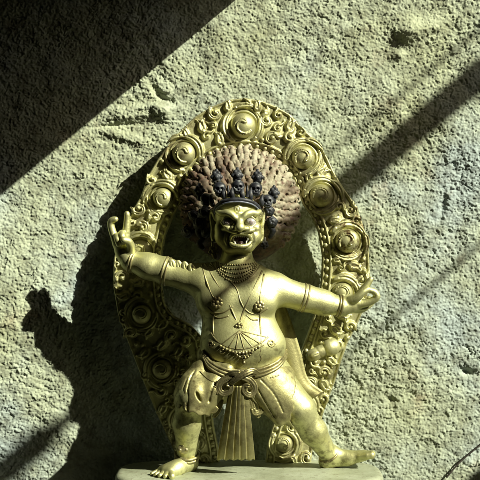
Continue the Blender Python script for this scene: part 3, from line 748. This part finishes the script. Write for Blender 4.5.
for k_, (dy, r_) in enumerate(((-1.5, 1.8), (2, 2.0), (5.2, 1.6))):
    q = smooth_path(np.array([(a, b + dy, 0) for a, b in sash]), 8); d = front(q[:, 0], q[:, 1], BK)
    d = np.convolve(np.pad(d, 3, mode='edge'), np.ones(7) / 7, 'valid')
    bl.add(tube(np.array([P(a, b, c - .3) for a, b, c in zip(q[:, 0], q[:, 1], d)]), r_, 8))
bl.build('belt', GOLDJ, loin)
def band(pts, flat=.6, rim=True):
    """a folded ribbon: a flattened tube with two raised edges, running through (px, py, depth, half width)"""
    q = smooth_path(np.array(pts), 6); out = chain([(a, b, c, r * .62) for a, b, c, r in q], .3)
    t = np.gradient(q[:, :2], axis=0); t /= np.linalg.norm(t, axis=1)[:, None] + 1e-9
    for s_ in (-1, 1):
        out += chain([(a - s_ * v[1] * r * .8, b + s_ * v[0] * r * .8, c - .7, .62 + .1 * r) for (a, b, c, r), v in zip(q, t)], .35)
    return out
for pts in ([(252, 374, -79, 2.6), (243, 373, -81, 3.0), (233, 377, -80, 3.0), (222, 381, -78, 3.0), (218.5, 388, -77, 2.8), (223, 393.5, -77, 2.5), (230, 391.5, -78, 2.2), (231.5, 386, -79, 1.9), (227, 384.5, -80, 1.5)],
            [(234, 375, -80, 2.6), (243, 377, -81, 3.0), (251, 381, -78, 3.0), (255, 388.5, -76, 2.8), (250.5, 395, -76, 2.5), (244.5, 391.5, -78, 2.2), (245, 386, -79, 1.9), (249, 386, -80, 1.4)],
            [(231, 383, -81, 2.2), (238, 377.5, -84, 2.8), (246, 373, -84, 2.8), (253, 370.8, -81, 2.4), (258, 373.5, -77, 1.8)],
            [(226, 377, -78, 2.0), (232, 373.5, -81, 2.6), (239, 373, -83, 2.4)]):
    V, F = nets(band(pts), .5); mesh_obj('sash_loop', V, F, GOLDJ, loin)
# pleated panel hanging from the knot
def panel():
    nu, nv = 90, 40; V = []; F = []
    for side in (0, 1):
        for j in range(nv + 1):
            t = j / nv; y = 386 + (460 - 386) * t
            x0 = 230 + (216.5 - 230) * t ** .9; x1 = 247 + (255 - 247) * t ** .85
            for i in range(nu + 1):
                u = i / nu; uw = u + .035 * math.sin(7 * u + 2.0) * math.sin(math.pi * u) + .012 * math.sin(5 * t + 9 * u) * math.sin(math.pi * u); ph = (uw * 5) % 1.0
                pl = (ph ** .55 if ph > .06 else 1 - ph / .06 * .93) * (1.2 + 2.0 * t)
                d = -76 + 15 * t - pl - 4 * math.sin(math.pi * u) * (1 - .4 * t) + (2.6 if side else 0)
                yy = y + (0.6 * math.sin(u * 10 * math.pi) if j == nv else 0)
                V.append(P(x0 + (x1 - x0) * u, yy, d))
    M = (nu + 1) * (nv + 1); w_ = nu + 1
    for j in range(nv):
        for i in range(nu):
            a = j * w_ + i; F.append((a, a + w_, a + w_ + 1, a + 1)); F.append((M + a, M + a + 1, M + a + w_ + 1, M + a + w_))
    for j in range(nv):
        a = j * w_; F.append((a, M + a, M + a + w_, a + w_)); a = j * w_ + nu; F.append((a, a + w_, M + a + w_, M + a))
    for i in range(nu):
        a = nv * w_ + i; F.append((a, M + a, M + a + 1, a + 1)); F.append((i, i + 1, M + i + 1, M + i))
    return mesh_obj('pleated_panel', V, F, CLOTH, loin)
panel()
for pts in ([(224, 390, -72, 2.6), (218, 398, -69, 3), (211, 401, -67, 3), (208.5, 407, -66, 2.8), (213, 411, -67, 2.4), (217, 407.5, -68, 1.8)], [(221, 400, -68, 2.6), (218, 410, -66, 2.6), (214, 417, -64, 1.4)],
            [(251, 391, -72, 2.6), (256, 399, -69, 3), (261, 404, -67, 3), (260.5, 411, -66, 2.8), (255, 413, -67, 2.3), (253, 409, -68, 1.7)], [(250, 398, -69, 2.4), (253, 409, -67, 2.6), (259, 417, -64, 1.4)]):
    V, F = nets(band(pts), .5); mesh_obj('cloth_end', V, F, CLOTH, loin)
# ---- scarf behind the arm on the right
def ribbon(L, Rr, th, name):
    l = smooth_path(L, 8); r = smooth_path(Rr, 8); n = len(l); V = []; F = []; m = 8
    for i in range(n):
        for s in range(m + 1):
            u = s / m; q = l[i] * (1 - u) + r[i] * u; V.append(P(q[0], q[1], q[2] - 3 * math.sin(math.pi * u) - (1.6 if s == m or s == 0 else 0)))
    k = len(V)
    V += [v + np.array([0, th, 0]) for v in V]; w_ = m + 1
    for i in range(n - 1):
        for s in range(m):
            a = i * w_ + s; F += [(a, a + w_, a + w_ + 1, a + 1), (k + a, k + a + 1, k + a + w_ + 1, k + a + w_)]
        a = i * w_; F.append((a, k + a, k + a + w_, a + w_)); a += m; F.append((a, a + w_, k + a + w_, k + a))
    for s in range(m):
        F.append((s, s + 1, k + s + 1, k + s)); a = (n - 1) * w_ + s; F.append((a, k + a, k + a + 1, a + 1))
    return mesh_obj(name, V, F, CLOTH, root)
ribbon([(270, 300, -24), (272, 330, -22), (280, 360, -20), (292, 388, -18), (308, 402, -16)], [(285, 304, -22), (293, 326, -20), (301, 352, -18), (308, 378, -16), (324, 392, -14)], 2.2, 'scarf')

# ------------------------------------------------------------------ aureole: pierced plate with scrollwork in relief
outer = [(245, 98), (262, 101), (277, 107), (291, 115), (302, 128), (316, 140), (327, 157), (335, 174), (345, 190), (357, 207), (364, 228), (369, 252), (370, 278), (366, 304), (357, 325), (348, 342),
         (341, 362), (335, 382), (327, 402), (320, 424), (313, 446), (311, 464), (265, 464), (267, 446), (273, 424), (281, 402), (290, 380), (299, 356), (308, 332), (316, 308), (321, 282), (322, 256),
         (318, 232), (311, 216), (303, 205), (299, 194), (293, 178), (281, 163), (263, 153), (243, 150), (223, 153), (206, 162), (195, 173), (187, 188), (182, 202), (174, 216), (166, 235), (162, 258),
         (162, 284), (165, 304), (174, 316), (190, 324), (203, 338), (208, 372), (211, 400), (214, 426), (218, 446), (220, 464), (180, 464), (170, 442), (156, 412), (142, 378), (130, 347), (118, 314), (113, 284),
         (114, 258), (121, 233), (131, 213), (141, 196), (148, 176), (158, 159), (170, 143), (182, 129), (196, 116), (211, 107), (228, 100)]
inner = outer[22:58]
def poly_sd(poly, X, Y):
    p = np.asarray(poly, float); d = np.full(X.shape, 1e9); ins = np.zeros(X.shape, bool)
    for i in range(len(p)):
        a = p[i]; b = p[(i + 1) % len(p)]; e = b - a
        t = np.clip(((X - a[0]) * e[0] + (Y - a[1]) * e[1]) / (e @ e), 0, 1)
        d = np.minimum(d, (X - a[0] - t * e[0]) ** 2 + (Y - a[1] - t * e[1]) ** 2)
        c = (a[1] > Y) != (b[1] > Y)
        with np.errstate(divide='ignore', invalid='ignore'):
            xx = (b[0] - a[0]) * (Y - a[1]) / (b[1] - a[1]) + a[0]
        ins ^= c & (X < xx)
    d = np.sqrt(d); return np.where(ins, -d, d)
gs = .5; gx = np.arange(100, 384, gs); gy = np.arange(86, 476, gs); GX, GY = np.meshgrid(gx, gy, indexing='ij')
SD = poly_sd(outer, GX, GY)
inn = smooth_path(np.array([(a, b, 0) for a, b in inner]), 8)[:, :2]
def stroke_dist(path, X, Y):
    d = np.full(X.shape, 1e9); tt = np.zeros(X.shape); n = len(path) - 1
    for i in range(n):
        a = path[i]; e = path[i + 1] - a; t = np.clip(((X - a[0]) * e[0] + (Y - a[1]) * e[1]) / (e @ e + 1e-9), 0, 1)
        q = (X - a[0] - t * e[0]) ** 2 + (Y - a[1] - t * e[1]) ** 2; m = q < d
        d = np.where(m, q, d); tt = np.where(m, (i + t) / n, tt)
    return np.sqrt(d), tt
Hh = np.zeros(GX.shape)
def stroke(path, w0, w1, h, ball_=0.0, shape=None):
    path = np.asarray(path, float)
    x0, y0 = path.min(0) - 8; x1, y1 = path.max(0) + 8
    ix = slice(max(int((x0 - gx[0]) / gs), 0), max(int((x1 - gx[0]) / gs), 0) + 1); iy = slice(max(int((y0 - gy[0]) / gs), 0), max(int((y1 - gy[0]) / gs), 0) + 1)
    X = GX[ix, iy]; Y = GY[ix, iy]
    if X.size == 0: return
    d, t = stroke_dist(path, X, Y); w_ = w0 + (w1 - w0) * t
    if shape == 'leaf': w_ = max(w0, w1) * np.sin(np.pi * np.clip(.12 + .88 * t, 0, 1) ** .8) ** .8 + .15
    e = np.clip((w_ - d) / np.minimum(1.5, .75 * w_ + .05), 0, 1)
    q = h * (e ** .6 * .72 + .28 * np.sqrt(np.clip(1 - (d / w_) ** 2, 0, 1))) * (.5 + .5 * np.minimum(1, w_ / max(w0, w1)))
    if ball_ > 0:
        b = path[-1]; r = np.hypot(X - b[0], Y - b[1]); q = np.maximum(q, (h + 1.2) * np.sqrt(np.clip(1 - (r / ball_) ** 2, 0, 1)))
    Hh[ix, iy] = np.maximum(Hh[ix, iy], q)
    if ball_ > 0 or w0 > 2:       # widen the outline where a curl reaches past the edge
        SD[ix, iy] = np.minimum(SD[ix, iy], np.maximum(d - (w_ - 1.2), SD[ix, iy] - 3.0))
def spiral(cx, cy, r0, a0, turns, hand, r1=.25, n=18):
    return np.array([(cx + r0 * (1 + (r1 - 1) * t) * math.cos(a0 + hand * turns * 2 * math.pi * t), cy + r0 * (1 + (r1 - 1) * t) * math.sin(a0 + hand * turns * 2 * math.pi * t)) for t in np.linspace(0, 1, n)])
def leaf(path, w0, w1, h, ball_=0.0, shape=None):
    stroke(path, w0, w1, h, ball_, shape)
    # chased line along the middle of broad leaves
    path = np.asarray(path, float); x0, y0 = path.min(0) - 3; x1, y1 = path.max(0) + 3
    ix = slice(max(int((x0 - gx[0]) / gs), 0), max(int((x1 - gx[0]) / gs), 0) + 1); iy = slice(max(int((y0 - gy[0]) / gs), 0), max(int((y1 - gy[0]) / gs), 0) + 1)
    X = GX[ix, iy]
    if X.size == 0 or max(w0, w1) < 2.4: return
    d, t = stroke_dist(path, X, GY[ix, iy]); Hh[ix, iy] -= 1.3 * np.exp(-(d / .75) ** 2) * (t > .1) * (t < .9)
bosses = [(243, 126, 12.5, 20), (184, 154, 11.5, 60), (163, 198, 9.8, 80), (141, 251, 11, 100), (142, 314, 9.6, 160), (162, 369, 9.4, 180), (184, 420, 8, 190),
          (303, 158, 11.5, 130), (321, 196, 11.5, 150), (347, 241, 12, 130), (342, 293, 10.5, 180), (303, 406, 8, 210), (284, 443, 8.5, 170)]
rr = random.Random(11)
# rims along the inner edge, with a groove between for the beads
di = np.sqrt(np.min([np.full(GX.shape, 1e9)], 0))
dI, _ = stroke_dist(inn[::3], GX, GY)
Hh = np.maximum(Hh, 1.9 * np.sqrt(np.clip(1 - ((dI - 1.4) / 1.3) ** 2, 0, 1)))
Hh = np.maximum(Hh, 2.6 * np.sqrt(np.clip(1 - ((dI - 8.2) / 1.5) ** 2, 0, 1)))
occ = [(x, y, r + 4.5) for x, y, r, a in bosses]
for x, y, r, a in bosses:
    # dished collar, then flame leaves wrapping the jewel
    q = np.hypot(GX - x, GY - y); Hh = np.maximum(Hh, 1.8 * np.sqrt(np.clip(1 - ((q - r - 2.2) / 1.3) ** 2, 0, 1)))
    up = math.atan2(y - 235, x - 240); hand = 1 if (x > 240) else -1
    def arc(a0, a1, r0, r1, n=14): return [(x + (r0 + (r1 - r0) * t) * math.cos(a0 + (a1 - a0) * t), y + (r0 + (r1 - r0) * t) * math.sin(a0 + (a1 - a0) * t)) for t in np.linspace(0, 1, n)]
    leaf(arc(up - hand * 2.6, up + hand * .1, r + 5.4, r + 6.6, 20), 3.9, 3.9, 4.4, 0.0, 'leaf')
    leaf(arc(up + hand * 2.5, up + hand * .3, r + 5.0, r + 6.2, 20), 3.2, 3.2, 3.8, 0.0, 'leaf')
    tip = arc(up - hand * .5, up + hand * .75, r + 7.0, r + 10.5, 10); leaf(tip, 3.2, 3.2, 4.6, 0.0, 'leaf')
fill = []
for rad, ntry in ((7.8, 1500), (6.6, 1500), (5.2, 1500), (3.9, 1500), (2.6, 900)):
    for _ in range(ntry):
        x = rr.uniform(108, 376); y = rr.uniform(95, 462); i = int((x - gx[0]) / gs); j = int((y - gy[0]) / gs)
        if SD[i, j] > -(rad * .62) or dI[i, j] < 9 + rad * .75: continue
        if any(math.hypot(x - b[0], y - b[1]) < b[2] + 4 + rad * .8 for b in bosses): continue
        if any(math.hypot(x - o[0], y - o[1]) < (o[2] + rad) * .88 for o in fill): continue
        if Hh[i, j] > 1.2 and rad < 5: continue
        fill.append((x, y, rad)); up = math.atan2(y - 250, x - 240); hand = rr.choice((-1, 1))
        if rad > 4.5 and rr.random() < .45:      # a pair of lapping leaves
            for m_, (o1, o2) in enumerate(((-.45, .9), (.5, -.8))):
                t0 = up + o1; b_ = (x - rad * .8 * math.cos(up), y - rad * .8 * math.sin(up))
                leaf([(b_[0] + rad * 1.75 * t * math.cos(t0 + o2 * t), b_[1] + rad * 1.75 * t * math.sin(t0 + o2 * t)) for t in np.linspace(0, 1, 8)], rad * .52, rad * .52, 4.2 - m_ * .8, 0.0, 'leaf')
        elif rad > 3:
            a0 = up + rr.uniform(-.9, .9)
            leaf(spiral(x, y, rad * .86, a0, rr.uniform(.8, 1.05), hand, .2), rad * .34, rad * .30, 4.0, rad * .36)
            a = (x + rad * .86 * math.cos(a0), y + rad * .86 * math.sin(a0)); tl = a0 - hand * 1.2; m = rad * 1.25
            leaf([(a[0] + m * t * math.cos(tl + hand * t * .9), a[1] + m * t * math.sin(tl + hand * t * .9)) for t in np.linspace(0, 1, 7)], rad * .36, .5, 3.6)
        else: stroke([(x, y), (x + .1, y)], rad, rad, 3.6)
# plain raised lip on the outer edge
dO = -poly_sd(outer, GX, GY)
Hh = np.maximum(Hh, np.where(dI > 11, 1.5 * np.sqrt(np.clip(1 - ((dO - 1.2) / 1.4) ** 2, 0, 1)), 0))
def blur(A, n):
    for _ in range(n):
        A = (A + np.roll(A, 1, 0) + np.roll(A, -1, 0)) / 3; A = (A + np.roll(A, 1, 1) + np.roll(A, -1, 1)) / 3
    return A
SD = blur(SD, 2)
def lut(A, p):
    k = D / (D + np.clip(p[:, 1], -12, 8)); u = (240 + p[:, 0] * 1.0 - gx[0]) / gs; v = (240 - p[:, 2] - gy[0]) / gs
    u = np.clip(u, 0, A.shape[0] - 1.001); v = np.clip(v, 0, A.shape[1] - 1.001); i = u.astype(int); j = v.astype(int); fu = u - i; fv = v - j
    return (A[i, j] * (1 - fu) + A[i + 1, j] * fu) * (1 - fv) + (A[i, j + 1] * (1 - fu) + A[i + 1, j + 1] * fu) * fv
def bow(p): return 3.0 * np.sin(np.clip((dI_l(p) - 1) / 34, 0, 1) * math.pi)
def dI_l(p): return lut(dI, p)
def plate(p):
    f = -(p[:, 1] + lut(Hh, p) + bow(p)) * .75
    return np.maximum(np.maximum(lut(SD, p), f), p[:, 1] - 4.5)
V, F = nets([Prim(plate, (0, 0, 0), 400, 0)], .62, (-136, -14, -226), (136, 8, 146))
aur = mesh_obj('aureole', V, F, GOLDA, root)
# jewels with a hooked comma
def boss_mesh():
    pr = [E(240, 240, 0, 11, 11, 9.5, k=.5)]
    sp = spiral(240, 240, 8.8, 1.0, .72, 1, .34, 16)
    pr += chain([(q[0], q[1], -1 + 1.5 * i / 15 - 9.0 * math.sqrt(max(0, 1 - min(.97, math.hypot(q[0] - 240, q[1] - 240) / 11.2) ** 2)), 1.0 + 1.3 * i / 15) for i, q in enumerate(sp)], .4)
    sp = spiral(240, 240, 8.2, 1.0 + .75, .6, 1, .5, 14)
    pr += chain([(q[0], q[1], -1.2 - 9.4 * math.sqrt(max(0, 1 - min(.97, math.hypot(q[0] - 240, q[1] - 240) / 11.2) ** 2)), .75) for q in sp], .3, 's')
    V, F = nets(pr, .45); return V, F
V, F = boss_mesh()
b0 = None
for i, (x, y, r, a) in enumerate(bosses):
    org = np.array([x - 240, -3.4, 240 - y]); s = r / 11
    if b0 is None:
        b0 = mesh_obj('boss', V, F, GOLDA, aur, org=(0, 0, 0)); b0.location = Vector(org - ORG[aur.name]) * S; b0.scale = (s, s, s); b0.rotation_euler = (0, R(a - 40), 0)
    else:
        copy_under(b0, aur, org, (s, s, s), (0, R(a - 40), 0))
V, F = nets([C(331, 347, -2, 6, 320, 351.5, -3, 6.4, .4), C(331.5, 346.6, -1.5, 8.8, 330, 347.2, -2, 8.8, .3), E(314.5, 354.5, -4, 9.4, 6.6, 5.6, 25, k=.3), E(314.5, 354.5, -6.2, 6.4, 4.2, 4.6, 25, k=.2)] + chain([(305.5, 357, -9, .5), (312, 356.8, -11.4, .7), (321, 352.5, -9.5, .5)], .3, 's'), .45)
mesh_obj('horn_jewel', V, F, GOLDA, aur)
# bead border
L = np.concatenate([[0], np.cumsum(np.linalg.norm(np.diff(inn, axis=0), axis=1))])
tt = np.linspace(0, L[-1], 98); T = np.gradient(inn, axis=0); T /= np.linalg.norm(T, axis=1)[:, None]
nrm = np.stack([-T[:, 1], T[:, 0]], 1)
tst = inn + nrm * 4.8
if np.median([SD[int((q[0] - gx[0]) / gs), int((q[1] - gy[0]) / gs)] for q in tst]) > 0: nrm = -nrm
v, f = ball((0, 0, 0), 2.45, 14, 10)
be = None
for t in tt:
    q = np.array([np.interp(t, L, (inn + nrm * 4.8)[:, i]) for i in (0, 1)])
    org = np.array([q[0] - 240, -1.6, 240 - q[1]])
    if be is None:
        be = mesh_obj('bead', v, f, GOLDA, aur, org=(0, 0, 0)); be.location = Vector(org - ORG[aur.name]) * S; be.scale = (1, .9, 1)
    else: copy_under(be, aur, org, (1, .9, 1))

# ------------------------------------------------------------------ twig at the lower right
path = smooth_path([np.array([452 - 240, WALL - 3.2, 240 - 484.]), np.array([464 - 240, WALL - 3.2, 240 - 470.]), np.array([474 - 240, WALL - 3.2, 240 - 461.]), np.array([494 - 240, WALL - 3.2, 240 - 445.])], 8)
v, f = tube(path, np.linspace(1.0, .7, len(path)), 8)
tag(mesh_obj('twig', v, f, TWIG), 'thin dark twig against the plaster wall at the lower right corner', 'twig')
